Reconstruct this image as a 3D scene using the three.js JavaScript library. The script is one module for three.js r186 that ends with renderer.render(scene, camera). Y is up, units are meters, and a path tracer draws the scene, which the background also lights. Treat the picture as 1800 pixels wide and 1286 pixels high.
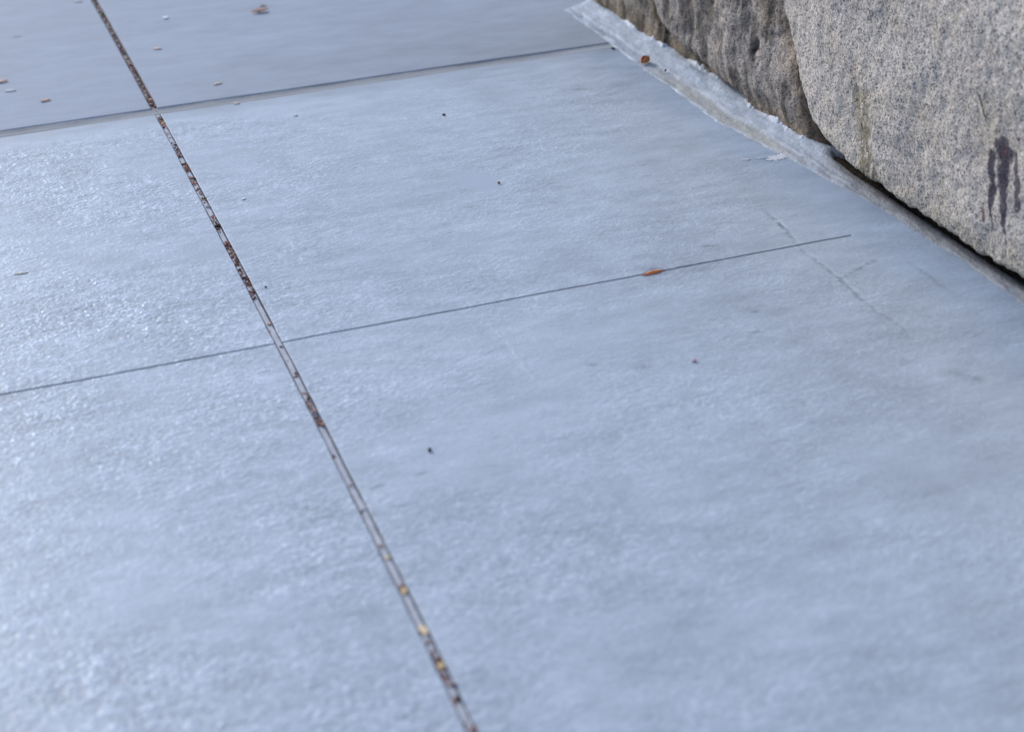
import * as THREE from 'three';
import { mergeGeometries } from 'three/addons/utils/BufferGeometryUtils.js';

// ------------------------------------------------------------------ camera
// World: x runs along the cross joints (right = towards the wall), z along the long joint
// (towards the viewer); the origin is where the long joint meets the saw cut.
const scene = new THREE.Scene();
const camera = new THREE.PerspectiveCamera(24.837, 1024 / 731, 0.1, 2000);
camera.position.set(-0.5175, 1.55, 3.1102);
camera.up.set(0.18772, 0.88522, -0.42562);
camera.lookAt(-0.5175 + 0.27839, 1.55 - 0.4635, 3.1102 - 0.84123);
camera.focus = 4.15;
camera.userData.fStop = 2.3;
camera.updateMatrixWorld();
scene.add(camera);

// ------------------------------------------------------------------ sky and sun (thin bright overcast, open blue above)
const SUN_AZ = -0.32, SUN_EL = 0.47;                       // radians; azimuth from -z towards +x
const SUN = new THREE.Vector3(Math.sin(SUN_AZ) * Math.cos(SUN_EL), Math.sin(SUN_EL), -Math.cos(SUN_AZ) * Math.cos(SUN_EL));
function makeSky() {
  const W = 512, H = 256, d = new Float32Array(W * H * 4);
  for (let j = 0; j < H; j++) for (let i = 0; i < W; i++) {
    const el = ((j + 0.5) / H - 0.5) * Math.PI, az = ((i + 0.5) / W - 0.5) * 2 * Math.PI;
    const x = Math.cos(el) * Math.cos(az), y = Math.sin(el), z = Math.cos(el) * Math.sin(az);
    const t = Math.max(0, y), k = Math.pow(1 - t, 2.2);
    const c = [0.27 + 0.08 * k, 0.36 + 0.06 * k, 0.56 + 0.02 * k];
    const cs = Math.max(-1, Math.min(1, x * SUN.x + y * SUN.y + z * SUN.z));
    const a = Math.acos(cs), g = 0.62 * Math.exp(-(a * a) / (2 * 0.36 * 0.36));
    c[0] += g * 1.0; c[1] += g * 1.02; c[2] += g * 1.06;
    const o = (j * W + i) * 4, m = y < 0 ? 0.5 : 1;
    d[o] = c[0] * m; d[o + 1] = c[1] * m; d[o + 2] = c[2] * m; d[o + 3] = 1;
  }
  const t = new THREE.DataTexture(d, W, H, THREE.RGBAFormat, THREE.FloatType);
  t.mapping = THREE.EquirectangularReflectionMapping; t.colorSpace = THREE.LinearSRGBColorSpace;
  t.magFilter = t.minFilter = THREE.LinearFilter; t.wrapS = THREE.RepeatWrapping; t.needsUpdate = true;
  return t;
}
scene.background = makeSky();
scene.environment = scene.background;
const sun = new THREE.DirectionalLight(new THREE.Color().setRGB(1.0, 0.96, 0.90), 1.5);
sun.position.copy(SUN).multiplyScalar(30);
sun.target.position.set(0.5, 0, 0); scene.add(sun.target);
sun.castShadow = true; sun.shadow.radius = 20; sun.shadow.mapSize.set(2048, 2048);
Object.assign(sun.shadow.camera, { left: -6, right: 6, top: 6, bottom: -6, near: 1, far: 60 });
scene.add(sun);
const renderer = new THREE.WebGLRenderer({ antialias: true });
renderer.toneMapping = THREE.LinearToneMapping;
renderer.toneMappingExposure = 1.5;
renderer.shadowMap.enabled = true;
renderer.setSize(1024, 731);

// ------------------------------------------------------------------ helpers
let seed = 12345;
const rnd = () => { seed = (seed + 0x6D2B79F5) | 0; let t = Math.imul(seed ^ (seed >>> 15), 1 | seed); t = (t + Math.imul(t ^ (t >>> 7), 61 | t)) ^ t; return ((t ^ (t >>> 14)) >>> 0) / 4294967296; };
const rr = (a, b) => a + (b - a) * rnd();
const PERM = new Uint8Array(512), GX = new Float32Array(256), GY = new Float32Array(256);
{ const p = [...Array(256).keys()]; for (let i = 255; i > 0; i--) { const j = Math.floor(rnd() * (i + 1)); [p[i], p[j]] = [p[j], p[i]]; }
  for (let i = 0; i < 512; i++) PERM[i] = p[i & 255];
  for (let i = 0; i < 256; i++) { const a = rnd() * 6.2832; GX[i] = Math.cos(a); GY[i] = Math.sin(a); } }
function noise(x, y, s = 0) {
  x += s * 17.31; y += s * 9.73;
  const xi = Math.floor(x), yi = Math.floor(y), fx = x - xi, fy = y - yi, X = xi & 255, Y = yi & 255;
  const u = fx * fx * fx * (fx * (fx * 6 - 15) + 10), v = fy * fy * fy * (fy * (fy * 6 - 15) + 10);
  const a = PERM[PERM[X] + Y], b = PERM[PERM[X + 1] + Y], c = PERM[PERM[X] + Y + 1], d = PERM[PERM[X + 1] + Y + 1];
  const n0 = GX[a] * fx + GY[a] * fy, n1 = GX[b] * (fx - 1) + GY[b] * fy, n2 = GX[c] * fx + GY[c] * (fy - 1), n3 = GX[d] * (fx - 1) + GY[d] * (fy - 1);
  return 1.45 * (n0 + u * (n1 - n0) + v * ((n2 + u * (n3 - n2)) - (n0 + u * (n1 - n0))));
}
const fbm = (x, y, s, o = 3) => { let v = 0, a = 1, t = 0; for (let i = 0; i < o; i++) { v += a * noise(x, y, s + i * 3.1); t += a; a *= 0.5; x *= 2.03; y *= 2.03; } return v / t; };
const clamp = (v, a = 0, b = 1) => v < a ? a : v > b ? b : v;
const sstep = (a, b, v) => { const t = clamp((v - a) / (b - a)); return t * t * (3 - 2 * t); };
const mix = (a, b, t) => a + (b - a) * t;
const hash2 = (i, j, k) => PERM[(PERM[(PERM[i & 255] + j) & 255] + k) & 255] / 255;
const enc = v => { v = clamp(v); return 255 * (v <= 0.0031308 ? v * 12.92 : 1.055 * Math.pow(v, 1 / 2.4) - 0.055) + 0.5; };
function curve(pts, x) {                                    // piecewise linear y(x)
  if (x <= pts[0][0]) return pts[0][1];
  for (let i = 1; i < pts.length; i++) if (x <= pts[i][0]) return mix(pts[i - 1][1], pts[i][1], (x - pts[i - 1][0]) / (pts[i][0] - pts[i - 1][0]));
  return pts[pts.length - 1][1];
}
function segDist(px, py, pts) {                             // signed distance to a polyline, positive on its left
  let best = 1e9, sg = 1;
  for (let i = 1; i < pts.length; i++) {
    const ax = pts[i - 1][0], ay = pts[i - 1][1], bx = pts[i][0] - ax, by = pts[i][1] - ay;
    const t = clamp(((px - ax) * bx + (py - ay) * by) / (bx * bx + by * by)), dx = px - ax - t * bx, dy = py - ay - t * by, q = dx * dx + dy * dy;
    if (q < best - 1e-12) { best = q; sg = (bx * (py - ay) - by * (px - ax)) >= 0 ? 1 : -1; }
  }
  return sg * Math.sqrt(best);
}
function tex(data, W, H, srgb, wrap = THREE.ClampToEdgeWrapping) {
  const t = new THREE.DataTexture(data, W, H, THREE.RGBAFormat, THREE.UnsignedByteType);
  t.colorSpace = srgb ? THREE.SRGBColorSpace : THREE.NoColorSpace;
  t.magFilter = THREE.LinearFilter; t.minFilter = THREE.LinearMipmapLinearFilter; t.generateMipmaps = true;
  t.wrapS = t.wrapT = wrap; t.needsUpdate = true; return t;
}
const used = {};
const numbered = n => { const k = used[n] = (used[n] ?? -1) + 1; return k ? `${n}_${String(k).padStart(3, '0')}` : n; };
function tag(o, label, category, group, kind) {
  o.userData.label = label; if (category) o.userData.category = category;
  if (group) o.userData.group = group; if (kind) o.userData.kind = kind; return o;
}
function mesh(name, geo, mat, parent = scene) {
  const m = new THREE.Mesh(geo, mat); m.name = parent === scene ? numbered(name) : name;
  m.castShadow = m.receiveShadow = true; parent.add(m); return m;
}
function gridGeo(nu, nv, fn, colors) {                      // fn(i, j) -> [x, y, z, u, v, r, g, b]
  const P = new Float32Array(nu * nv * 3), U = new Float32Array(nu * nv * 2), C = colors ? new Float32Array(nu * nv * 3) : null, I = [];
  for (let j = 0; j < nv; j++) for (let i = 0; i < nu; i++) {
    const r = fn(i, j), k = j * nu + i;
    P.set([r[0], r[1], r[2]], k * 3); U.set([r[3] ?? i / (nu - 1), r[4] ?? j / (nv - 1)], k * 2);
    if (C) C.set([r[5], r[6], r[7]], k * 3);
    if (i < nu - 1 && j < nv - 1) I.push(k, k + nu, k + 1, k + 1, k + nu, k + nu + 1);
  }
  const g = new THREE.BufferGeometry();
  g.setAttribute('position', new THREE.BufferAttribute(P, 3)); g.setAttribute('uv', new THREE.BufferAttribute(U, 2));
  if (C) g.setAttribute('color', new THREE.BufferAttribute(C, 3));
  g.setIndex(I); g.computeVertexNormals(); return g;
}

// ------------------------------------------------------------------ ground far beyond the paving
{
  const g = new THREE.PlaneGeometry(1600, 1600); g.rotateX(-Math.PI / 2);
  const m = mesh('ground', g, new THREE.MeshStandardMaterial({ color: new THREE.Color().setRGB(0.3, 0.31, 0.33), roughness: 0.85 }));
  m.position.y = -0.09; tag(m, 'grey concrete ground under and beyond the pavement slabs', 'ground', null, 'structure');
}

// ------------------------------------------------------------------ concrete of the slabs
const BASE = [0.393, 0.434, 0.480];
const JX = z => -(z < 0 ? 0.0025 : 0.0065) * z * z;         // the long joint bows very slightly
const marks = [];                                           // small dents and scuffs: x, z, half length, half width, turn, depth
for (const [x, z, a, b, t, d] of [[0.129, 0.624, .014, .005, -.1, .9], [0.046, 0.635, .016, .005, -.15, .8], [0.652, 0.408, .026, .018, .1, .7], [0.548, 0.466, .03, .004, -.35, .5], [0.609, 0.493, .032, .004, -.15, .55],
  [1.207, 0.684, .028, .02, .75, .6], [1.228, 0.715, .014, .012, .8, .7], [1.029, -0.083, .018, .007, .2, .9], [0.86, -0.02, .012, .01, .1, .6], [-0.304, -2.625, .018, .012, 0, 1], [0.03, -2.4, .01, .006, 0, .4], [1.185, -1.281, .018, .007, -.1, .5], [1.255, -1.189, .03, .006, -.3, .5], [1.466, -1.056, .02, .008, 0, .6],
  [0.565, 0.36, .012, .008, .6, .7], [0.93, 0.36, .02, .006, 0, .7], [0.97, 0.27, .014, .01, .3, .7], [0.39, 0.225, .045, .003, -.45, .6], [0.52, -0.8, .025, .004, -.1, .5], [1.08, -.55, .012, .005, 0, .6]]) marks.push({ x, z, a, b, t, d });
for (let i = 0; i < 210; i++) marks.push({ x: rr(-0.64, 1.4), z: rr(-1.5, 1.6), a: rr(.004, .02), b: rr(.002, .005), t: rr(-.5, .3), d: rr(.15, .6) });
for (let i = 0; i < 46; i++) marks.push({ x: rr(.3, 1.35), z: rr(-1.3, 1.3), a: rr(.02, .07), b: rr(.008, .024), t: rr(-.4, .3), d: rr(.08, .24) });
for (const [x, z, a, b, t, d] of [[1.19, -1.27, .05, .008, .5, .5], [1.24, -1.22, .06, .006, -.5, .45], [1.3, -1.25, .04, .02, 0, .3], [.70, -.79, .05, .012, .1, .25], [1.0, .42, .05, .02, -.3, .3]]) marks.push({ x, z, a, b, t, d });
for (let i = 0; i < 30; i++) marks.push({ x: rr(-0.5, 1.4), z: rr(-3.2, -1.7), a: rr(.006, .022), b: rr(.003, .006), t: rr(-.3, .2), d: rr(.1, .35) });
const CREASE1 = [[1.25, -0.25], [1.232, -0.08], [1.212, 0.03], [1.214, 0.2], [1.203, 0.323], [1.211, 0.447], [1.2, .6]];
const CREASE2 = [[0.434, 0.1], [0.44, 0.204], [0.437, 0.299], [0.434, 0.37]];
const CREASE3 = [[1.212, 0.205], [1.29, .17], [1.33, .15]];
function concrete(x0, x1, z0, z1, W, H, far) {
  const col = new Uint8Array(W * H * 4), bmp = new Uint8Array(W * H * 4), rgh = new Uint8Array(W * H * 4), hgt = new Float32Array(W * H), dark = new Float32Array(W * H);
  const sx = (x1 - x0) / W, sz = (z1 - z0) / H;
  for (const m of marks) {                                  // stamp the marks
    const R = m.a * 1.6, c = Math.cos(m.t), s = Math.sin(m.t);
    for (let j = Math.max(0, Math.floor((m.z - R - z0) / sz)); j < Math.min(H, (m.z + R - z0) / sz); j++)
      for (let i = Math.max(0, Math.floor((m.x - R - x0) / sx)); i < Math.min(W, (m.x + R - x0) / sx); i++) {
        const dx = x0 + (i + .5) * sx - m.x, dz = z0 + (j + .5) * sz - m.z, u = (dx * c + dz * s) / m.a, v = (-dx * s + dz * c) / m.b;
        const q = Math.exp(-(u * u + v * v) * 1.4 * (1 + 0.5 * noise(dx * 160, dz * 160, 7)));
        dark[j * W + i] = Math.max(dark[j * W + i], q * m.d);
      }
  }
  for (let j = 0; j < H; j++) for (let i = 0; i < W; i++) {
    const x = x0 + (i + .5) * sx, z = z0 + (j + .5) * sz, o = j * W + i;
    const big = fbm(x * 1.3, z * 1.6, 1, 3), mid = fbm(x * 5, z * 8, 2, 3), fine = noise(x * 260, z * 330, 4), wx = x + 0.006 * noise(x * 30, z * 30, 21), wz = z + .25 * x * .2;
    let peb, amp;
    if (far) { peb = 0.25 * fbm(x * 26, z * 44, 5, 3); amp = 0.35; }
    else {
      const p1 = noise(wx * 56, wz * 92, 5), p2 = noise(wx * 115, wz * 190, 6), p3 = noise(wx * 20, wz * 34, 8);
      const p4 = noise(wx * 240, wz * 400, 9); peb = 0.55 * p1 + 0.5 * p2 + 0.35 * p3 + .28 * p4; peb = peb > 0 ? peb * (1 + .6 * peb) : peb * .8;
      amp = mix(1.0, 0.60, sstep(-0.15, 0.5, x + .12 * big)) * clamp(0.80 + 1.1 * fbm(x * 2.4, z * 2.6, 11, 3), .25, 1.6);
      amp *= mix(0.16, 1, sstep(-1.56, -1.43, z + .03 * noise(x * 4, 1, 3)));                // trowelled border along the cross joint
      amp *= mix(1, 0.55, sstep(1.15, 1.4, x));
      const pat = Math.hypot((x - 0.674 - .22 * (z + .7)) / .052, (z + 0.705) / .085); amp *= mix(0.1, 1, sstep(.8, 1.15, pat));  // smooth bluish patch
    }
    // trowel creases in the near right slab
    let cr = 0, lt = 0;
    if (!far && x > 1.1 && x < 1.45 && z > -.35 && z < .75) {
      const n = .004 * noise(x * 30, z * 30, 14) + .002 * noise(x * 120, z * 120, 14), d1 = segDist(z, x, CREASE1.map(p => [p[1], p[0]])) + n, fade = 1.3 * sstep(-.3, -.15, z) * (1 - sstep(.25, .62, z)) * (.6 + .5 * noise(z * 25, 3, 2));
      cr += fade * Math.exp(-Math.pow(d1 / .0055, 2)) * clamp(.75 + 1.2 * noise(x * 60, z * 55, 24)); lt += .7 * fade * Math.exp(-Math.pow((d1 - .009) / .008, 2));
      cr += .7 * Math.exp(-Math.pow((segDist(z, x, CREASE3.map(p => [p[1], p[0]])) + n) / .007, 2)) * clamp(.6 + noise(x * 60, z * 60, 25));
      cr += .35 * Math.exp(-Math.pow((x - 1.395 + n) / .006, 2)) * sstep(.15, .24, z) * (1 - sstep(.3, .42, z));
    }
    if (!far && x > .38 && x < .5 && z > .05 && z < .42) lt += .8 * Math.exp(-Math.pow((segDist(z, x, CREASE2.map(p => [p[1], p[0]])) + .004 * noise(x * 40, z * 40, 15)) / .004, 2)) * (.5 + .6 * noise(z * 30, 9, 4));
    const dk = dark[o];
    hgt[o] = amp * peb * 0.5 + 0.022 * fine * (far ? .7 : 1) + .03 * noise(x * 120, z * 150, 12) - 0.35 * dk - 0.35 * cr + .3 * lt + (far ? 0 : .2 * mid);
    let v = 1 + 0.11 * big + 0.15 * mid + 0.07 * fine + .07 * noise(x * 420, z * 420, 19) + (far ? 0.10 : mix(.48, .36, sstep(-.1, .4, x)) * amp) * peb + (far ? .10 : .16) * fbm(x * 9, z * 24, 23, 3);
    v *= 1 - 0.45 * dk - 0.50 * cr; v += 0.16 * lt;
    let wr = 0, wb = 0;
    if (!far) { const pin = .75 * (1 - sstep(.75, 1.15, Math.hypot((x - 0.674 - .22 * (z + .7)) / .052, (z + 0.705) / .085))); v = mix(v, .97, pin); wb += .03 * pin; wr -= .02 * pin; }
    if (!far) {
      const edge = sstep(1.24, 1.46, x + .05 * fbm(x * 6, z * 4, 31, 2));                   // shade and bluish reflection along the wall, painted into the colour
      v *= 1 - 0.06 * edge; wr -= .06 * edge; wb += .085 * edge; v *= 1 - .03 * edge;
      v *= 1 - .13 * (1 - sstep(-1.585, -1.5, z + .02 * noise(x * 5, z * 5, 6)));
      const st = sstep(.25, .8, fbm(x * 3.1 + 4, z * 3.7, 41, 3)); wr += .012 * st; wb -= .02 * st;
    } else {
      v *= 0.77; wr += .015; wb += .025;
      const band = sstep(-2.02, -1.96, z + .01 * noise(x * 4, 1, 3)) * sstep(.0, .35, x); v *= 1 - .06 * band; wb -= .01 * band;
      v *= 1 - 0.015 * noise(x * .8, z * 16, 33);
    }
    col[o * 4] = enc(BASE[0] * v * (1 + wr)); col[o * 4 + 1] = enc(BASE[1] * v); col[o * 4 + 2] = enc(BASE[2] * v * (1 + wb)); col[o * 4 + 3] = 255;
    const r = clamp((far ? .72 : mix(.48, .55, sstep(-.1, .5, x)) - .07 * peb * amp) + .06 * mid + .04 * big + .12 * dk);
    rgh[o * 4] = rgh[o * 4 + 1] = rgh[o * 4 + 2] = r * 255; rgh[o * 4 + 3] = 255;
  }
  for (let o = 0; o < W * H; o++) { const b = clamp(hgt[o] / 3 + .5) * 255 + .5; bmp[o * 4] = bmp[o * 4 + 1] = bmp[o * 4 + 2] = b; bmp[o * 4 + 3] = 255; }
  return new THREE.MeshStandardMaterial({ map: tex(col, W, H, true, THREE.MirroredRepeatWrapping), bumpMap: tex(bmp, W, H, false, THREE.MirroredRepeatWrapping), bumpScale: 0.0078, roughnessMap: tex(rgh, W, H, false, THREE.MirroredRepeatWrapping), roughness: 1, metalness: 0, vertexColors: true });
}
const ground0 = (x, z) => 0.0022 * fbm(x * 1.7, z * 1.7, 51, 2) + 0.0006 * noise(x * 9, z * 9, 52);
const pavement = new THREE.Group(); pavement.name = 'pavement'; scene.add(pavement);
tag(pavement, 'blue grey concrete sidewalk slabs with a littered joint, along the granite wall', 'pavement', null, 'structure');
function slab(x0, x1, z0, z1, mat, tx, { y = 0, cell = 0.02, r = 0.0022, cut, cutTo = 9 } = {}) {
  const lines = (a, b, extra) => {
    const L = [a, a, a + .25 * r, a + .6 * r, a + r]; const n = Math.max(1, Math.round((b - a - 2 * r) / cell));
    for (let i = 1; i < n; i++) L.push(a + r + (b - a - 2 * r) * i / n);
    L.push(b - r, b - .6 * r, b - .25 * r, b, b);
    const M = L.filter(v => !extra || Math.abs(v) > .006 || v === a || v === b);
    if (extra) M.push(...extra); return M.sort((p, q) => p - q);
  };
  const X = lines(x0, x1), Z = lines(z0, z1, cut && [-.0042, -.0034, -.0028, 0, .0028, .0034, .0042]);
  if (cut && cutTo < x1) { X.push(cutTo - .012, cutTo - .003, cutTo); X.sort((p, q) => p - q); }
  const nx = X.length, nz = Z.length, drop = (d) => d >= r ? 0 : r - Math.sqrt(Math.max(0, r * r - (r - d) * (r - d)));
  const g = gridGeo(nx, nz, (i, j) => {
    const gx = X[i], gz = Z[j], nearE = Math.abs(gx) < .013 ? 1 : 0, x = gx + JX(gz) + nearE * (.0009 * noise(gz * 14, gx > 0 ? 2 : 7, 65) + .0006 * noise(gz * 33, gx > 0 ? 3 : 9, 66)), wob = cut && Math.abs(gz) < .006 ? .0012 * noise(gx * 11, 0, 61) + .0005 * noise(gx * 70, 0, 62) : 0;
    let yy = y + ground0(gx, gz) - Math.max(drop(Math.min(gx - x0, x1 - gx)), drop(Math.min(gz - z0, z1 - gz)));
    let c = drop(Math.min(gx - x0, x1 - gx)) > 0 ? .7 : 1; const chip = 0;
    if (cut && Math.abs(gz) < .003) { const k = clamp((cutTo - gx) / .012) * (1 - .75 * sstep(.62, .7, noise(gx * 23, 5, 63))); yy -= .008 * k; c = mix(1, .1, k); }
    if (i === 0 || i === nx - 1 || j === 0 || j === nz - 1) { yy -= .07; c = .5; }
    return [x, yy - chip, gz + wob, (gx - tx[0]) / (tx[1] - tx[0]), (gz - tx[2]) / (tx[3] - tx[2]), c, c, c];
  }, true);
  return mesh('slab', g, mat, pavement);
}
const TNR = [0, 1.64, -1.66, 1.80], TNL = [-0.82, 0, -1.66, 1.80], TFR = [0, 1.7, -3.6, -1.64], TFL = [-0.85, 0, -3.6, -1.64];
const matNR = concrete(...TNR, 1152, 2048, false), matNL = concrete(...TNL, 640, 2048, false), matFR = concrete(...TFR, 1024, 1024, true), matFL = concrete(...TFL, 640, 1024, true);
const G = 0.0078;                                           // half width of the long joint
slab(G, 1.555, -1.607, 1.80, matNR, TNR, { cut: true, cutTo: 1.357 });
slab(-1.64, -G, -1.607, 1.80, matNL, TNL, { cut: true });
slab(G, 3.4, -3.6, -1.662, matFR, TFR, { y: .002, r: .006, cell: .03 });
slab(-1.64, -G, -3.6, -1.662, matFL, TFL, { y: .002, r: .006, cell: .03 });
slab(G, 3.4, -6.6, -3.62, matFR, TFR, { y: .003, cell: .1 }); slab(-1.64, -G, -6.6, -3.62, matFL, TFL, { y: .003, cell: .1 });
slab(-3.3, -1.656, -6.6, -3.62, matFL, TFL, { y: .003, cell: .1 }); slab(-3.3, -1.656, -3.6, -1.662, matFL, TFL, { y: .003, cell: .1 });
slab(-3.3, -1.656, -1.607, 1.80, matNL, TNL, { cell: .1 }); slab(-3.3, -1.656, 1.82, 5.2, matNL, TNL, { cell: .1 });
slab(-1.64, -G, 1.82, 5.2, matNL, TNL, { cell: .1 }); slab(G, 1.555, 1.82, 5.2, matNR, TNR, { cell: .1 });
// mortar bed of the cross joint: beige, a little uneven
const plainMat = new THREE.MeshStandardMaterial({ vertexColors: true, roughness: 0.85 });
{
  const Z = [-1.668, -1.662, -1.656, -1.650, -1.644, -1.638, -1.632, -1.624, -1.611, -1.598], nx = 520;
  const g = gridGeo(nx, Z.length, (i, j) => {
    const x = -1.7 + 3.3 * i / (nx - 1), z = Z[j], t = j / (Z.length - 1), n = fbm(x * 9, z * 40, 71, 2), f = noise(x * 90, z * 140, 72);
    const y = -.0014 - (j === Z.length - 1 ? .006 : 0) + .0010 * n + .0005 * f - .0036 * Math.sin(Math.PI * Math.pow(t, 1.3)) * clamp(.8 + .8 * noise(x * 3, 6, 7)) - (j === Z.length - 1 ? .004 : 0);
    const v = 1 + .16 * n + .10 * f + .12 * noise(x * 2.5, 1, 8) - .3 * Math.pow(1 - t, 3) * clamp(.6 + 1.3 * noise(x * 2.2, 2, 5) + .5 * noise(x * 30, 2, 5), 0, 2), w = sstep(.9, 1.4, x) * .6;
    return [x + JX(z), y, z, 0, 0, mix(.285, .34, w) * v, mix(.285, .365, w) * v, mix(.285, .40, w) * v];
  }, true);
  mesh('joint_mortar', g, plainMat, pavement);
}
// grey filler in the long joint, leaving a dark slit on each side
{
  const S = [-.0072, -.0056, -.0042, -.0018, .0018, .0042, .0056, .0072], nz = 1400;
  const g = gridGeo(S.length, nz, (i, j) => {
    const z = -6.6 + 11.8 * j / (nz - 1), s = S[i], e = Math.abs(s) / .0072, n = noise(z * 34, s * 60, 81), f = noise(z * 130, s * 300, 82);
    const deep = z < -1.64 ? .0035 : .0028 + .0018 * noise(z * 3, 4, 6);
    const y = -deep - .0045 * Math.pow(e, 7) + .0008 * n + .0006 * f;
    const k = (1 + .14 * n + .12 * f) * (1 - .5 * Math.pow(e, 6)) * (z < -1.64 ? .72 : 1);
    return [s + JX(z) + .0008 * noise(z * 8, 1, 83), y, z, 0, 0, .43 * k * (z < -1.64 ? .8 : 1), .43 * k * (z < -1.64 ? .66 : 1), .45 * k * (z < -1.64 ? .55 : 1)];
  }, true);
  mesh('joint_filler', g, plainMat, pavement);
}

// ------------------------------------------------------------------ rough granite wall
const EDGE = [[-1.35, 1.4], [-0.725, 0.356], [-0.655, 0.253], [-0.60, 0.168], [-0.53, 0.096], [-0.43, 0.070], [-0.245, 0.043], [-0.055, 0.044], [0.138, 0.042], [0.23, 0.036], [0.36, 0.037], [0.46, 0.044], [0.7, .04], [5, .04]];
const CRACK = [[-1.70, 1.4], [-1.60, 0.45], [-1.55, 0.15], [-1.515, 0.095], [-1.42, 0.082], [-1.319, 0.067], [-1.134, 0.038], [-1.02, -0.01], [-0.95, -0.2]];
const WX = 1.562;
const edgeD = (z, h) => segDist(z, h, EDGE) + .007 * noise(z * 22, h * 22, 91) + .005 * noise(z * 70, h * 70, 92) + .002 * noise(z * 170, h * 170, 94);
const crackD = (z, h) => segDist(z, h, CRACK) + .005 * noise(z * 20, h * 20, 93);
const hollow = (z, h) => sstep(-.60, -.50, z + .3 * h) * sstep(.14, .09, h);
function out(z, h) {
  const d = edgeD(z, h); let e;
  const rough = .014 * fbm(z * 5, h * 5, 101, 3) + .0058 * fbm(z * 24, h * 24, 102, 3) + .0016 * noise(z * 110, h * 110, 103);
  if (d > 0) {
    const q = clamp(d / .022); const st = mix(.030, .066, sstep(-.62, -.25, z)); e = -.004 + st * Math.sqrt(q * (2 - q)) + (.074 - st) * sstep(0, .3, d) + rough * (.3 + .7 * sstep(0, .04, d));
    if (h < .25) e -= .006 * sstep(.12, .05, h) * noise(z * 12, h * 12, 104);
    return e;
  }
  const c = crackD(z, h), hb = sstep(-.015, .11, h);
  e = rough * (.5 + .7 * hb);
  if (c > 0) {
    const q = clamp(c / .035); e += (.004 + .030 * Math.sqrt(q * (2 - q))) * (.25 + .75 * hb);
    e -= .026 * sstep(.16, .0, -d) * (.6 + .4 * sstep(.1, .3, h));                                // falls back towards the front stone
    e += .018 * Math.exp(-Math.pow((z + .98 + (h - .2) * .5) / .10, 2)) * sstep(.02, .2, h);      // worn ridge
    e += .012 * noise(z * 7 + h * 3, h * 4, 106) * hb;
  } else if (z < -1.5) e += .004 - .026 * Math.exp(-Math.pow(c / .014, 2)) * sstep(.07, .12, h);
  else e += -.006 - .024 * Math.exp(-Math.pow(c / .014, 2));
  const notch = Math.exp(-Math.pow((z + 1.02) / .09, 4) - Math.pow((h - .004) / .030, 4)); e -= .030 * notch;
  for (const [pz, ph, r, dp] of [[-1.216, .055, .012, .03], [-.83, .204, .010, .022], [-.845, .19, .009, .016]]) e -= dp * Math.exp(-((z - pz) ** 2 + ((h - ph) * .7) ** 2) / (r * r));
  const k = hollow(z, h);                                   // earth-filled hollow running into the open slit under the front stone
  if (k > 0) e = mix(e, -.014 - .035 * sstep(-.54, -.42, z) - .115 * sstep(-.36, -.24, z) + rough * 1.2 + .006 * noise(z * 50, h * 50, 105), k);
  return e;
}
const T0 = -2.26, T1 = 0.68, H0 = -0.1, H1 = 0.98;          // area that the stone texture covers
const DRIPS = [[.330, .295, .185, .011, 1], [.331, .22, .135, .0048, .95], [.331, .145, .116, .0022, .7], [.374, .320, .19, .0155, 1], [.377, .23, .14, .0095, .95], [.379, .17, .103, .0042, .8], [.421, .350, .335, .004, .8], [.417, .318, .25, .0075, .9], [.422, .275, .215, .009, .85], [.424, .235, .188, .0055, .8], [.352, .324, .290, .009, .9], [.395, .318, .284, .012, .85], [.373, .334, .28, .013, .9]];
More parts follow.
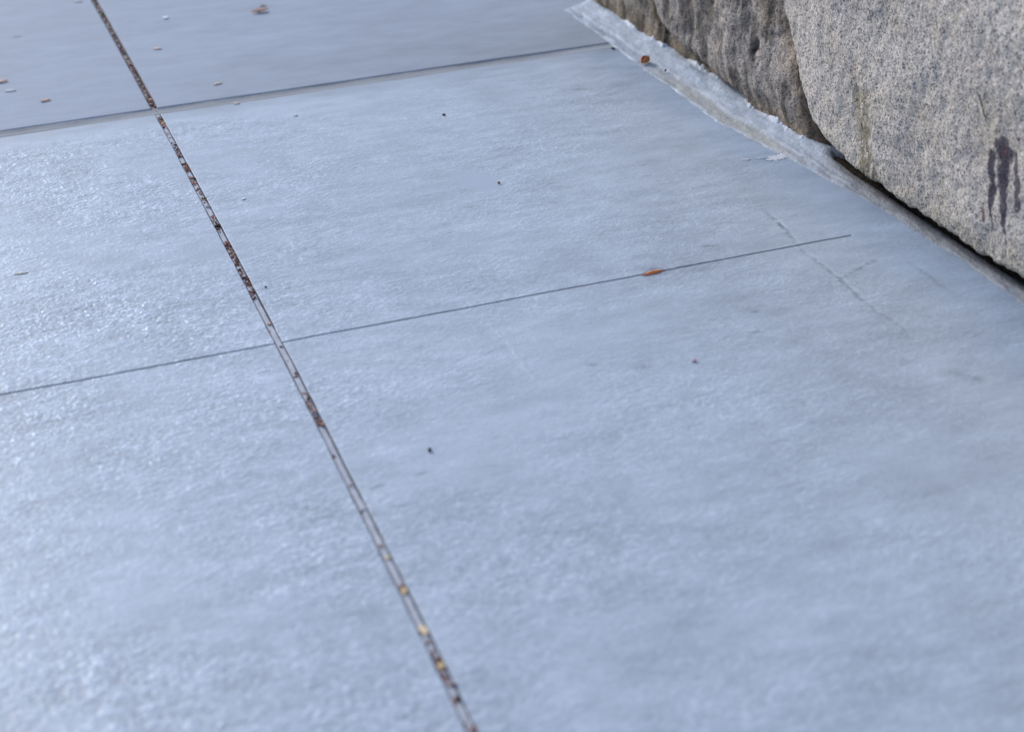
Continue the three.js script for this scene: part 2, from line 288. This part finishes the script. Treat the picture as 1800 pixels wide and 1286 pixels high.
function stoneMats() {
  const W = 2048, H = 1024, col = new Uint8Array(W * H * 4), bmp = new Uint8Array(W * H * 4);
  const cell = .0037, sz = (T1 - T0) / W, sh = (H1 - H0) / H;
  for (let j = 0; j < H; j++) for (let i = 0; i < W; i++) {
    const z = T0 + (i + .5) * sz, h = H0 + (j + .5) * sh, o = (j * W + i) * 4;
    // mineral grains
    const gz = z / cell + .35 * noise(z * 150, h * 150, 111), gh = h / cell + .35 * noise(z * 150, h * 150, 112), ci = Math.floor(gz), cj = Math.floor(gh);
    let b = 9, id = 0, id2 = 0;
    for (let a = -1; a <= 1; a++) for (let c = -1; c <= 1; c++) {
      const dx = ci + a + hash2(ci + a, cj + c, 1) - gz, dy = cj + c + hash2(ci + a, cj + c, 2) - gh, q = dx * dx + dy * dy;
      if (q < b) { b = q; id = hash2(ci + a, cj + c, 3); id2 = hash2(ci + a, cj + c, 4); }
    }
    let r, g, bl;
    if (id < .13) { r = .19; g = .16; bl = .138; } else if (id < .45) { r = .41; g = .353; bl = .296; } else if (id < .9) { r = .575; g = .496; bl = .41; } else { r = .69; g = .61; bl = .52; }
    const gv = .8 + .4 * id2; r *= gv; g *= gv; bl *= gv;
    const d = edgeD(z, h), c = crackD(z, h), big = fbm(z * 4, h * 4, 121, 3), mid = fbm(z * 15, h * 11, 122, 3), str = fbm(z * 22, h * 3.5, 123, 3);
    let v = 1 + .26 * big + .20 * mid, kr = 1, kg = 1, kb = 1;
    if (d < 0) {                                            // weathered middle and left faces
      const t = sstep(-.34, .28, .8 * mid + .6 * str + .5 * big); v *= mix(.90, .25, t);
      const br = clamp(sstep(.10, .0, -d) * .7 * clamp(.9 + 1.4 * mid) + sstep(.15, .55, fbm(z * 7, h * 5, 124, 3)) * .6 + sstep(.09, .02, h) * .6);
      kr = 1.03 + .06 * br; kg = .985 - .12 * br; kb = .95 - .34 * br; v *= 1 - .28 * br;
      if (c < 0) { v *= z < -1.55 ? .9 : .72; kb *= .92; }
      const s1 = Math.exp(-Math.pow((z - mix(-1.51, -1.575, sstep(0, .16, h)) - .01 * str) / .032, 2)) * (.75 + .4 * str);   // rust-brown run below the crack
      kg *= 1 - .14 * s1; kb *= 1 - .36 * s1; v *= 1 - .72 * clamp(s1);
      const b1 = Math.exp(-Math.pow((z + 1.565 + .15 * (h - .1) + .008 * mid) / .038, 2)) * sstep(.06, .10, h); v *= 1 - .78 * b1; kb *= 1 - .4 * b1; kg *= 1 - .16 * b1;
      const cd = Math.exp(-Math.pow((c - .002) / .011, 2)); v *= 1 - .86 * cd * (z > -1.56 ? 1 : .6);
      for (const [pz, ph, pr] of [[-1.216, .052, .013], [-.83, .200, .010], [-.848, .185, .008], [-1.505, .088, .02]]) v *= 1 - .9 * Math.exp(-((z - pz) ** 2 + ((h - ph) * .7) ** 2) / (pr * pr));
      v *= .92 - .5 * sstep(.4, .7, fbm(z * 16, h * 20, 136, 3)); kb *= 1 - .15 * cd;
      const vein = Math.exp(-Math.pow((z + .80 + .16 * (h - .25) + .02 * mid) / .02, 2)) * sstep(.2, .3, h) * (.8 + .8 * str); v *= 1 - .72 * clamp(vein); kb *= 1 - .35 * clamp(vein); kg *= 1 - .13 * clamp(vein);
      const nt = Math.exp(-Math.pow((z + 1.02) / .11, 4) - Math.pow((h - .004) / .034, 4)); kr *= 1 + .12 * nt; kg *= 1 - .07 * nt; kb *= 1 - .30 * nt; v *= 1 - .25 * nt;
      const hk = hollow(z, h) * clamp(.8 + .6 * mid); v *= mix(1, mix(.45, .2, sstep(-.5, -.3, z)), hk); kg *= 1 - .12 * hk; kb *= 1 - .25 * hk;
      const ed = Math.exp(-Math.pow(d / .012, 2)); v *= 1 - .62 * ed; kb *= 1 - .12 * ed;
    } else {
      const w = sstep(-.1, .6, fbm(z * 6, h * 4, 131, 3)); kb *= 1 - .11 * w; kg *= 1 - .03 * w;
      v *= 1 - .5 * sstep(.42, .7, fbm(z * 45, h * 40, 137, 3)) * sstep(-.2, .5, big + mid);
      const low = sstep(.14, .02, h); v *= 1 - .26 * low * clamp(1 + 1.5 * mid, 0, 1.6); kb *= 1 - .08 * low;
      const m = sstep(.045, .0, Math.abs(z + .185 + .3 * (h - .1) + .016 * mid) - .010) * sstep(-.25, .3, fbm(z * 60, h * 26, 132, 3) + .12) * sstep(.37, .2, h) * (1 + .5 * sstep(.2, .1, h));  // olive algae run
      const mm = clamp(m); kr *= 1 - .30 * mm; kg *= 1 - .33 * mm; kb *= 1 - .46 * mm; v *= 1 - .30 * mm;
      const m2 = sstep(.13, .0, Math.abs(z + .14)) * sstep(.16, .05, h) * sstep(-.1, .5, fbm(z * 40, h * 26, 133, 3)); v *= 1 - .42 * m2; kb *= 1 - .12 * m2;
      const sp = sstep(.48, .72, fbm(z * 26, h * 22, 134, 3)); v *= 1 - .45 * sp; kb *= 1 - .1 * sp;
      const rst = sstep(.56, .75, fbm(z * 19 + 9, h * 12, 135, 3)); kb *= 1 - .3 * rst; kg *= 1 - .1 * rst;
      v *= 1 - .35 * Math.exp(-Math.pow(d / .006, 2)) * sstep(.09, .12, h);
      // dark purple paint runs, one red run, and a small splash higher up
      let p = 0;
      for (const [dz, top, bot, hw, st] of DRIPS) {
        const hh = clamp((h - bot) / (top - bot)), hwv = 1.2 * hw * (.55 + .6 * Math.sqrt(hh)) * (1 + .55 * noise(h * 55, dz * 90, 141));
        if (h > bot && h < top) p = Math.max(p, st * sstep(1.4, .65, Math.abs(z - dz + .2 * (h - .2) + .005 * noise(h * 25, dz * 50, 142) + .006 * noise(z * 90, h * 45, 144)) / hwv) * sstep(0, .006, h - bot) * sstep(0, .006, top - h));
      }
      { const hh = clamp((.397 - h) / .045), w2 = mix(.009, .0016, hh); if (h < .397 && h > .345) p = Math.max(p, .85 * sstep(1.2, .6, Math.abs(z - .247 - .032 * hh) / w2)); }
      p *= clamp(1.15 + .5 * noise(z * 230, h * 160, 143));
      r = mix(r, .035, clamp(p) * .96); g = mix(g, .025, clamp(p) * .96); bl = mix(bl, .042, clamp(p) * .96);
      const rd = sstep(1.2, .6, Math.abs(z - .310 + .16 * (h - .147)) / .0048) * sstep(.124, .132, h) * sstep(.168, .158, h) + .5 * sstep(1.2, .4, Math.hypot((z - .353) / .009, (h - .302) / .014));
      r = mix(r, .16, clamp(rd) * .75); g = mix(g, .045, clamp(rd) * .8); bl = mix(bl, .05, clamp(rd) * .8);
    }
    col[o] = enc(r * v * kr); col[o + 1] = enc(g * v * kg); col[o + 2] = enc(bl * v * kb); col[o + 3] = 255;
    const hb = clamp(.5 + .22 * (id2 - .5) + .16 * noise(z * 190, h * 190, 151) + .2 * noise(z * 70, h * 70, 152) - (id < .13 ? .12 : 0)) * 255;
    bmp[o] = bmp[o + 1] = bmp[o + 2] = hb; bmp[o + 3] = 255;
  }
  return new THREE.MeshStandardMaterial({ map: tex(col, W, H, true, THREE.MirroredRepeatWrapping), bumpMap: tex(bmp, W, H, false, THREE.MirroredRepeatWrapping), bumpScale: .0028, roughness: .88, metalness: 0 });
}
{
  const wall = new THREE.Group(); wall.name = 'granite_wall'; wall.position.set(WX, 0, 0); scene.add(wall);
  tag(wall, 'rough split granite wall with brown cracks, algae run and purple drips', 'wall');
  const Z = [], Hh = [];
  Z.push(T0 + .085, T0 + .085); for (let z = T0 + .086; z < .56; z += .0042) Z.push(z); for (let z = .56; z < 4.2; z += .03) Z.push(z); Z.push(4.2, 4.2);
  for (let h = -.06; h < .74; h += .0045) Hh.push(h); for (let h = .74; h <= 1.12; h += .02) Hh.push(h); Hh.push(1.12, 1.12);
  const nz = Z.length, nh = Hh.length, zA = Z[0], zB = 4.2;
  const geo = gridGeo(nz, nh, (i, j) => {
    const z = Z[i], h = Hh[j]; let o = out(z, h);
    const R = .06, dl = z - zA, dr = zB - z, dt = 1.12 - h;
    for (const dd of [dl, dr, dt]) if (dd < R) o -= R - Math.sqrt(Math.max(0, R * R - (R - dd) * (R - dd)));
    if (i === 0 || i === nz - 1 || j === nh - 1) o = -.7;
    const lean = .02 * (h - .3);
    return [-o + lean, h, z + .012 * fbm(h * 6, 3, 77, 2) * sstep(.2, 0, dl), (z - T0) / (T1 - T0), (h - H0) / (H1 - H0)];
  });
  const src = geo.index.array, lists = [[], [], []];
  for (let k = 0; k < src.length; k += 6) {                 // one quad at a time, given to the stone that it lies on
    const q = src[k], z = Z[q % nz], h = Hh[Math.floor(q / nz)];
    const s = edgeD(z, h) > 0 || (z > -.45 && h < .13) ? 2 : (z < -1.5 && crackD(z, h) < 0) ? 0 : 1;
    for (let n = 0; n < 6; n += 3) lists[s].push(src[k + n], src[k + n + 2], src[k + n + 1]);
  }
  const nrm = geo.attributes.normal; for (let k = 0; k < nrm.array.length; k++) nrm.array[k] *= -1;
  const mat = stoneMats();
  ['far end stone, dark and weathered', 'middle stone, brown and stained', 'pale speckled front stone overhanging a dark slit'].forEach((label, s) => {
    const map = new Map(), P = [], N = [], U = [], I = [];
    for (const v of lists[s]) {
      if (!map.has(v)) { map.set(v, P.length / 3); for (let c = 0; c < 3; c++) { P.push(geo.attributes.position.array[v * 3 + c]); N.push(nrm.array[v * 3 + c]); } U.push(geo.attributes.uv.array[v * 2], geo.attributes.uv.array[v * 2 + 1]); }
      I.push(map.get(v));
    }
    const g = new THREE.BufferGeometry();
    g.setAttribute('position', new THREE.Float32BufferAttribute(P, 3)); g.setAttribute('normal', new THREE.Float32BufferAttribute(N, 3)); g.setAttribute('uv', new THREE.Float32BufferAttribute(U, 2)); g.setIndex(I);
    const m = mesh('stone', g, mat, wall); m.userData.label = label;
  });
}

// ------------------------------------------------------------------ trowelled mortar strip at the foot of the wall
const OUTER = [[-2.3, 1.66], [-2.17, 1.60], [-2.12, 1.50], [-2.08, 1.440], [-1.6, 1.428], [-1.108, 1.418], [-0.838, 1.414], [-0.6, 1.445], [-0.498, 1.462], [-0.25, 1.483], [-0.079, 1.497], [0.249, 1.503], [0.482, 1.489], [0.9, 1.48], [5, 1.48]];
const stripEdge = z => curve(OUTER, z) + .006 * noise(z * 9, 1, 161) + .0035 * noise(z * 38, 2, 162) + .0018 * noise(z * 130, 3, 163);
{
  const Z = []; for (let z = -2.24; z < .75; z += .0042) Z.push(z); for (let z = .75; z <= 4.2; z += .03) Z.push(z);
  const nx = 46;
  const foot = Z.map(z => WX - out(z, .012));
  const g = gridGeo(nx, Z.length, (i, j) => {
    const z = Z[j], x0 = stripEdge(z), x1 = 1.615, t0 = i / (nx - 1), x = mix(x0, x1, Math.pow(t0, 1.15)), t = (x - x0) / (1.56 - x0), s = x - x0;
    const back = sstep(-.55, -.2, z);                       // lower, greyer and flatter under the front stone
    const n = fbm(x * 16, z * 11, 171, 4), f = noise(x * 120, z * 90, 172), drag = fbm(x * 46 + .5 * noise(z * 7, 2, 187), z * 12, 173, 3);
    let y = i === 0 ? -.006 : .0020 * sstep(0, .012, s) + .0040 * n * sstep(0, .02, s) + .0022 * drag * sstep(0, .02, s) + .0005 * f;
    const ridge = curve([[-2.2, .35], [-1.7, .40], [-1.1, .46], [-.75, .50], [-.5, .42], [-.2, .3]], z) + .05 * noise(z * 6, 5, 174);
    y += mix(.016, .007, back) * sstep(ridge - .1, 1.05, t) + .0025 * Math.exp(-Math.pow((t - ridge) / .06, 2)) * (1 - back);
    // ragged lip squeezed up against the stone
    const lipOn = sstep(-1.86, -1.76, z) * (1 - sstep(-.60, -.55, z)) * sstep(-.25, .25, noise(z * 7, 7, 175) + .5 * noise(z * 19, 7, 175) + .1), wallX = Math.min(foot[j] + .002, 1.59);
    const rag = Math.max(0, .3 + .6 * noise(z * 17, 8, 176) + .45 * noise(z * 48, 9, 177) + .25 * noise(z * 130, 9, 183));
    const lp = lipOn * sstep(wallX - .013, wallX - .006, x + .007 * noise(z * 34, 4, 182) + .003 * noise(z * 120, 4, 188)); y += lp * (.003 + .014 * rag);
    
    // colours: beige outer band, pale grey cement, white lip
    const beige = sstep(-1.5, -1.15, z) * (1 - sstep(-.62, -.35, z)) * (1 - sstep(ridge - .16, ridge + .02, t + .05 * n)) * sstep(0, .12, t);
    let c = [.42, .46, .515]; const B = [.45, .44, .40], Wt = [.62, .615, .63], Gy = [.315, .315, .325];
    const wh = clamp(sstep(.2, .6, n + .5 * drag) * .5 + .8 * Math.exp(-Math.pow((t - ridge - .03) / .07, 2)) + .45 * sstep(.012, .004, s) * sstep(.15, .5, noise(z * 17, 4, 178) + .4 * noise(z * 70, 4, 179)));
    c = c.map((v, k) => mix(v, [.58, .61, .645][k], wh * .75)); c = c.map((v, k) => mix(v, B[k], beige * .85));
    c = c.map((v, k) => mix(v, Gy[k], back * .8)); c = c.map((v, k) => mix(v, Wt[k], clamp(lp * 1.1)));
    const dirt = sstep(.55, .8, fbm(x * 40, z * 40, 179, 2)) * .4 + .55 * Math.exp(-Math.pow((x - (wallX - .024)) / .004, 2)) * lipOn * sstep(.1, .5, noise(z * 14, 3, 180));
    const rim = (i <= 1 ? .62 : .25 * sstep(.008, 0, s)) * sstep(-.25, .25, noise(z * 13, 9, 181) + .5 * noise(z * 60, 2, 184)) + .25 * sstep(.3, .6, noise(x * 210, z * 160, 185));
    const slit = sstep(-.50, -.36, z), slit_shade = slit * sstep(1.508, 1.556, x + .012 * n);
    y -= slit * sstep(1.542, 1.575, x) * .06; c = c.map((v, k) => mix(v, [.07, .058, .05][k], slit_shade));  // shade under the overhanging lip painted into the mortar, deeper inwards
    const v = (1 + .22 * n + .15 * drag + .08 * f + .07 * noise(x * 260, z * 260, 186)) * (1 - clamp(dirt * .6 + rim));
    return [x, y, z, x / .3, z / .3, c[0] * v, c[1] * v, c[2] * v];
  }, true);
  // normals face up
  const W = 512, b = new Uint8Array(W * W * 4);
  for (let j = 0; j < W; j++) for (let i = 0; i < W; i++) { const v = clamp(.5 + .3 * noise(i / 9, j / 14, 191) + .25 * noise(i / 3, j / 4, 192) + .3 * noise(i / 40, j / 90, 193)) * 255, o = (j * W + i) * 4; b[o] = b[o + 1] = b[o + 2] = v; b[o + 3] = 255; }
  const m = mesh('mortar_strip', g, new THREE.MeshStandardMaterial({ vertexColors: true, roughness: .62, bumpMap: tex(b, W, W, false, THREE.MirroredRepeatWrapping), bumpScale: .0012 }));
  tag(m, 'pale trowelled mortar strip sealing the pavement against the granite wall', 'mortar');
}

{ // added near-black sheet that paints the deep shade in the open slit
  const nz = 560, g = gridGeo(14, nz, (i, j) => {
    const z = -.58 + 2.2 * j / (nz - 1), t = i / 13, x = mix(1.545, 1.76, t) + .005 * noise(z * 30, t * 3, 201);
    const v = 1 + .5 * noise(x * 120, z * 120, 202);
    return [x, i === 0 ? -.01 : .0085 - .03 * sstep(0, .5, t) + .003 * noise(x * 90, z * 90, 203) - .012 * sstep(-.50, -.58, z), z, 0, 0, .030 * v, .023 * v, .018 * v];
  }, true);
  tag(mesh('slit_shade', g, new THREE.MeshPhysicalMaterial({ vertexColors: true, roughness: 1, specularIntensity: .1 })), 'near black sheet painting the deep shade in the open slit under the pale front stone', 'slit_shade', null, 'structure');
}

// ------------------------------------------------------------------ leaves, husks and grit
const M = (r, g, b, rough = .75) => new THREE.MeshStandardMaterial({ color: new THREE.Color().setRGB(r, g, b), roughness: rough, vertexColors: true });
function leafGeo({ L, W, curl = .8, arch = 0, thick = .0005, twist = 0, bump = .12, tip = 1.5, s = 1, down = false, vein = .25 }) {
  const nu = 22, nv = 13, half = (sgn) => gridGeo(nu, nv, (i, j) => {
    const u = i / (nu - 1) * 2 - 1, v = (j / (nv - 1) * 2 - 1), w = W / 2 * Math.max(.02, Math.pow(1 - Math.pow(Math.abs(u), tip), .8)) * (1 + .12 * noise(u * 3, s, 5));
    const a = v * curl, R = (W / 2) / Math.max(.05, curl), k = w / (W / 2); let z = R * Math.sin(a) * k, y = R * (1 - Math.cos(a)) * k * (down ? -1 : 1);
    y += arch * (down ? -u * u : u * u) + bump * W * .25 * noise(u * 2.5 + s, v * 2 + s, 6) + sgn * thick * (1 - .9 * Math.max(Math.abs(v) ** 6, Math.abs(u) ** 8));
    const tw = twist * u, zz = z * Math.cos(tw) - y * Math.sin(tw), yy = z * Math.sin(tw) + y * Math.cos(tw);
    const c = 1 + .18 * noise(u * 5 + s, v * 4, 7) + .12 * noise(u * 14, v * 14 + s, 8) - vein * Math.exp(-Math.pow(v / .10, 2)) - .25 * Math.pow(Math.abs(u), 6);
    return [u * L / 2, yy, zz, 0, 0, c, c * .97, c * .92];
  }, true);
  const a = half(1), b = half(-1); const ix = b.index.array; for (let k = 0; k < ix.length; k += 3) { const t = ix[k]; ix[k] = ix[k + 1]; ix[k + 1] = t; } b.computeVertexNormals();
  const g = mergeGeometries([a, b]); g.computeBoundingBox(); g.translate(0, -g.boundingBox.min.y, 0); return g;
}
function pebbleGeo(r, flat, s) {
  const g = new THREE.IcosahedronGeometry(1, 2), p = g.attributes.position, c = new Float32Array(p.count * 3);
  for (let i = 0; i < p.count; i++) {
    const x = p.getX(i), y = p.getY(i), z = p.getZ(i), k = 1 + .3 * noise(x * 1.4 + s, y * 1.4 + z * 1.1, 9) + .12 * noise(x * 4 + s, z * 4 + y * 3, 10);
    p.setXYZ(i, x * r * k, y * r * flat * k, z * r * k * (.75 + .25 * Math.sin(s))); const v = 1 + .25 * noise(x * 3 + s, y * 3 + z * 2, 11); c.set([v, v, v], i * 3);
  }
  g.setAttribute('color', new THREE.BufferAttribute(c, 3)); g.computeVertexNormals(); g.computeBoundingBox(); g.translate(0, -g.boundingBox.min.y * .85, 0); return g;
}
const top = (x, z) => ground0(x, z) + (z < -1.66 ? .003 : 0);
function put(name, geo, mat, x, z, turn, label, category, group, y) {
  const m = mesh(name, geo, mat); m.position.set(x, y ?? top(x, z) + .0004, z); m.rotation.y = turn; tag(m, label, category, group); return m;
}
// the two noticeable leaves
{
  const t = new THREE.Group(); t.name = numbered('dry_leaf'); scene.add(t); t.position.set(.853, .0005, .0035); t.rotation.set(0, .10, 0);
  tag(t, 'orange dry leaf lying along the thin saw cut in the pavement', 'leaf', null);
  mesh('blade', leafGeo({ L: .056, W: .015, curl: 1.15, arch: .004, s: 3, down: true, tip: 1.8 }), M(.60, .165, .022, .55), t);
  const mr = mesh('midrib', new THREE.TubeGeometry(new THREE.CatmullRomCurve3([-1.08, -.6, 0, .6, 1.0].map(u => new THREE.Vector3(u * .028, .0095 - .004 * u * u - .0035 * Math.abs(u) ** 4, -.0005))), 20, .0005, 6), new THREE.MeshStandardMaterial({ color: new THREE.Color().setRGB(.34, .08, .02), roughness: .6 }), t);
  mr.castShadow = true;
}
{
  const m = put('dry_leaf', leafGeo({ L: .036, W: .062, curl: 2.75, arch: .002, s: 8, bump: .08, tip: 3.2 }), M(.50, .17, .055, .6), 1.449, -1.408, .5, 'rolled up orange brown leaf on the edge of the mortar strip', 'leaf', null, .004);
  m.scale.set(1, 1, 1);
}
put('dry_leaf', leafGeo({ L: .062, W: .036, curl: 1.0, arch: .003, s: 12, bump: .3 }), M(.74, .50, .38), .492, -2.543, .15, 'large pinkish brown curled leaf with a dark hollow on the far slab', 'leaf');
put('leaf_fragment', leafGeo({ L: .026, W: .016, curl: .9, s: 14 }), M(.62, .52, .48), .517, -2.615, -.2, 'pale leaf scrap just behind the large pinkish brown curled leaf', 'leaf scrap');
const husks = [[.094, -2.262, .032, .013, -.45, [.84, .62, .48], 'tan pointed seed husk right of the joint, farthest on the far slab'],
  [.206, -1.803, .032, .011, .4, [.86, .70, .50], 'yellowish tan seed husk on the far slab just behind the cross joint'],
  [.224, -1.600, .020, .010, -.2, [.78, .64, .54], 'small pinkish seed husk lying on the near edge of the cross joint'],
  [-.301, -1.874, .034, .014, .35, [.74, .48, .36], 'reddish brown husk with a light top, left of the joint on the far slab'],
  [-.392, -2.022, .036, .013, -.15, [.88, .82, .74], 'pale whitish flat husk at the left edge of the far slab'],
  [-.408, -2.128, .036, .020, .3, [.74, .50, .38], 'brown curled husk at the left edge, behind the pale whitish husk'],
  [-.080, -2.992, .034, .013, -.25, [.80, .74, .66], 'pale grey husk at the very back beside the littered joint'],
  [-.478, -.600, .033, .0085, -.12, [.90, .82, .64], 'cream sliver on the near left slab'],
  [.360, -1.415, .014, .009, .2, [.74, .68, .66], 'tiny white chip on the near right slab in front of the cross joint']];
husks.forEach(([x, z, L, W, a, c, label], i) => put('seed_husk', leafGeo({ L, W: W * 1.2, curl: .55 + .25 * hash2(i, 3, 1), arch: .002, s: 20 + i * 3.7, bump: .25, thick: .0008, vein: .3, down: true, tip: 1.7 }), M(...c), x, z, a, label, 'seed husk'));
[[.747, -1.226, 0.0048, .55, [.02, .02, .022], 'black crumb on the near right slab, in front of the cross joint'], [.162, .553, 0.0048, .7, [.025, .022, .03], 'round black crumb in the foreground right of the long joint'],
 [.717, -.660, 0.0045, .7, [.20, .13, .09], 'small brown crumb beside the smooth bluish patch'], [.755, .426, 0.0051, .6, [.58, .42, .40], 'small pink crumb on the near right slab in front of the saw cut'],
 [.093, -.837, .0062, .28, [.9, .89, .88], 'tiny white crumb right of the long joint'], [.032, -.282, .0030, .7, [.03, .03, .035], 'tiny black crumb right beside the long joint behind the saw cut'],
 [.177, -2.621, .010, .25, [.88, .88, .9], 'white speck on the far slab right of the littered joint'], [1.468, -1.30, .0055, .7, [.06, .07, .07], 'dark crumb on the mortar strip in front of the rolled up leaf'],
 [1.420, -1.595, .007, .5, [.09, .09, .10], 'dark crumb where the cross joint meets the mortar strip']].forEach(([x, z, r, f, c, label], i) => put('crumb', pebbleGeo(r, f, i * 2.3 + 1), M(...c), x, z, i, label, 'crumb', null, x > 1.46 ? .006 : undefined));
// white mortar smears beside the strip
function smear(cx, cz, L, W, a, s, label) {
  const n = 40, m = 14, g = gridGeo(n, m, (i, j) => {
    const u = i / (n - 1) * 2 - 1, v = j / (m - 1) * 2 - 1, k = (1 + .35 * noise(u * 4 + s, v * 4, 12)), w = Math.sqrt(Math.max(0, 1 - u * u)) * (.7 + .45 * noise(u * 5 + s, v > 0 ? 1.3 : 4.1, 13));
    const x = u * L * k, z = v * W * w, e = Math.max(Math.abs(v), Math.abs(u)), y = (e > .98 ? -.002 : .0018 * (1 - e * e * .7) * (1 + .6 * noise(u * 6, v * 6 + s, 14)) + .0006), c = .62 + .07 * noise(u * 8, v * 8, 15);
    return [x * Math.cos(a) - z * Math.sin(a), y, x * Math.sin(a) + z * Math.cos(a), 0, 0, c, c * 1.0, c * 1.03];
  }, true);
  put('mortar_smear', g, plainMat, cx, cz, 0, label, 'mortar smear', null, ground0(cx, cz));
}
smear(1.445, -.523, .042, .026, -.15, 2, 'white mortar smear touching the outer edge of the mortar strip');
smear(1.395, -.535, .012, .006, .2, 7, 'narrow white mortar fleck left of the large smear');
smear(1.357, -.545, .011, .009, .3, 5, 'round white mortar fleck farthest from the strip');

// litter packed into the long joint
const heaps = [[-3.6, -1.66, 330], [-1.584, -1.475, 34], [-1.45, -1.30, 12], [-1.286, -1.222, 20], [-1.17, -1.10, 24], [-1.06, -.99, 26], [-.97, -.86, 22], [-.77, -.65, 36], [-.585, -.437, 60], [-.42, -.235, 70], [.23, .378, 44], [.93, .98, 10], [1.06, 1.26, 70], [1.29, 1.8, 90], [-.2, .2, 7], [.4, .9, 8], [-6.5, -3.62, 200], [1.82, 5, 160]];
{
  const pal = [[.19, .075, .05], [.12, .05, .035], [.32, .125, .085], [.46, .27, .18], [.05, .03, .028], [.27, .095, .08], [.46, .24, .19], [.17, .06, .05], [.14, .06, .045]], gs = [], e = new THREE.Euler(), q = new THREE.Quaternion(), mt = new THREE.Matrix4();
  const flake = [0, 1, 2, 3].map(i => { const g = new THREE.IcosahedronGeometry(1, 1), p = g.attributes.position; for (let k = 0; k < p.count; k++) { const f = 1 + .35 * noise(p.getX(k) * 1.7 + i * 5, p.getY(k) * 1.7 + p.getZ(k), 17); p.setXYZ(k, p.getX(k) * f, p.getY(k) * f, p.getZ(k) * f); } g.deleteAttribute('uv'); g.computeVertexNormals(); return g; });
  for (const [a, b, n] of heaps) for (let k = 0; k < n; k++) {
    const z = rr(a, b), g = flake[Math.floor(rnd() * 4)].clone(), s = rr(.0016, .0042), far = z < -1.64, w = pal[Math.floor(rnd() * pal.length)], v = rr(.7, 1.25);
    const gr = far && rnd() < .06 || rnd() < .025;           // bits of moss among the litter
    e.set(rr(-.6, .6), rr(0, 6.28), rr(-.6, .6)); q.setFromEuler(e);
    mt.compose(new THREE.Vector3(JX(z) + rr(-.0052, .0052), rr(-.004, .0004) - (far ? .0005 : .0005), z), q, new THREE.Vector3(s * rr(.8, 1.9), s * rr(.3, .7), s * rr(.6, 1.1))); g.applyMatrix4(mt);
    const c = new Float32Array(g.attributes.position.count * 3), cc = gr ? [.10, .15, .03] : w; for (let i = 0; i < c.length; i += 3) { c[i] = cc[0] * v; c[i + 1] = cc[1] * v; c[i + 2] = cc[2] * v; }
    g.setAttribute('color', new THREE.BufferAttribute(c, 3)); gs.push(g);
  }
  const m = mesh('joint_litter', mergeGeometries(gs), plainMat); tag(m, 'brown leaf crumbs and grit packed into the long joint', 'litter', null, 'stuff');
}
// pieces in the joint that can be told apart
[[.961, .022, .011, [.64, .43, .20], 'golden flake in the joint, the farther of the big foreground flakes'], [1.073, .030, .013, [.80, .64, .42], 'large cream flake in the foreground joint, just behind dark red litter'], [1.168, .020, .012, [.62, .43, .22], 'golden flake amid dark red litter nearest the viewer'],
 [.859, .011, .009, [.70, .54, .30], 'small cream flake alone in the joint in the foreground'], [-.100, .014, .009, [.60, .38, .32], 'single pink flake in the joint just behind the saw cut'], [-1.52, .020, .011, [.50, .30, .11], 'golden brown flake in the joint just in front of the cross joint'],
 [-1.755, .020, .011, [.60, .42, .22], 'tan flake in the far joint just behind the cross joint']].forEach(([z, L, W, c, label], i) => put('leaf_flake', leafGeo({ L, W, curl: .5, s: 50 + i * 2.9, bump: .3, thick: .0009 }), M(...c), JX(z), z, 1.35 + .3 * Math.sin(i * 2), label, 'leaf flake', null, -.0012));
put('pebble', pebbleGeo(.0065, .8, 4.4), M(.018, .017, .018, .5), JX(-.685), -.688, .3, 'black pebble sunk in the long joint among brown crumbs', 'pebble', null, -.005);
put('pebble', pebbleGeo(.0058, .7, 6.1), M(.62, .6, .58), JX(-.83), -.83, .3, 'white pebble in the joint next to a moss tuft', 'pebble', null, -.004);
function moss(z, n, label) {
  const gs = []; for (let k = 0; k < n; k++) { const g = new THREE.ConeGeometry(rr(.0006, .0011), rr(.005, .010), 4); g.translate(0, .003, 0); g.rotateX(rr(-.8, .8)); g.rotateZ(rr(-.8, .8)); g.translate(rr(-.005, .005), 0, rr(-.014, .014)); gs.push(g); }
  const m = mesh('moss_tuft', mergeGeometries(gs), new THREE.MeshStandardMaterial({ color: new THREE.Color().setRGB(.16, .24, .05), roughness: .9 })); m.position.set(JX(z), -.004, z); tag(m, label, 'moss');
}
moss(-2.78, 46, 'bright green moss tuft in the far joint at the back'); moss(-.885, 22, 'small green moss tuft in the joint on the near slabs'); moss(-2.99, 30, 'moss tuft in the joint at the top edge of the photo');

renderer.render(scene, camera);
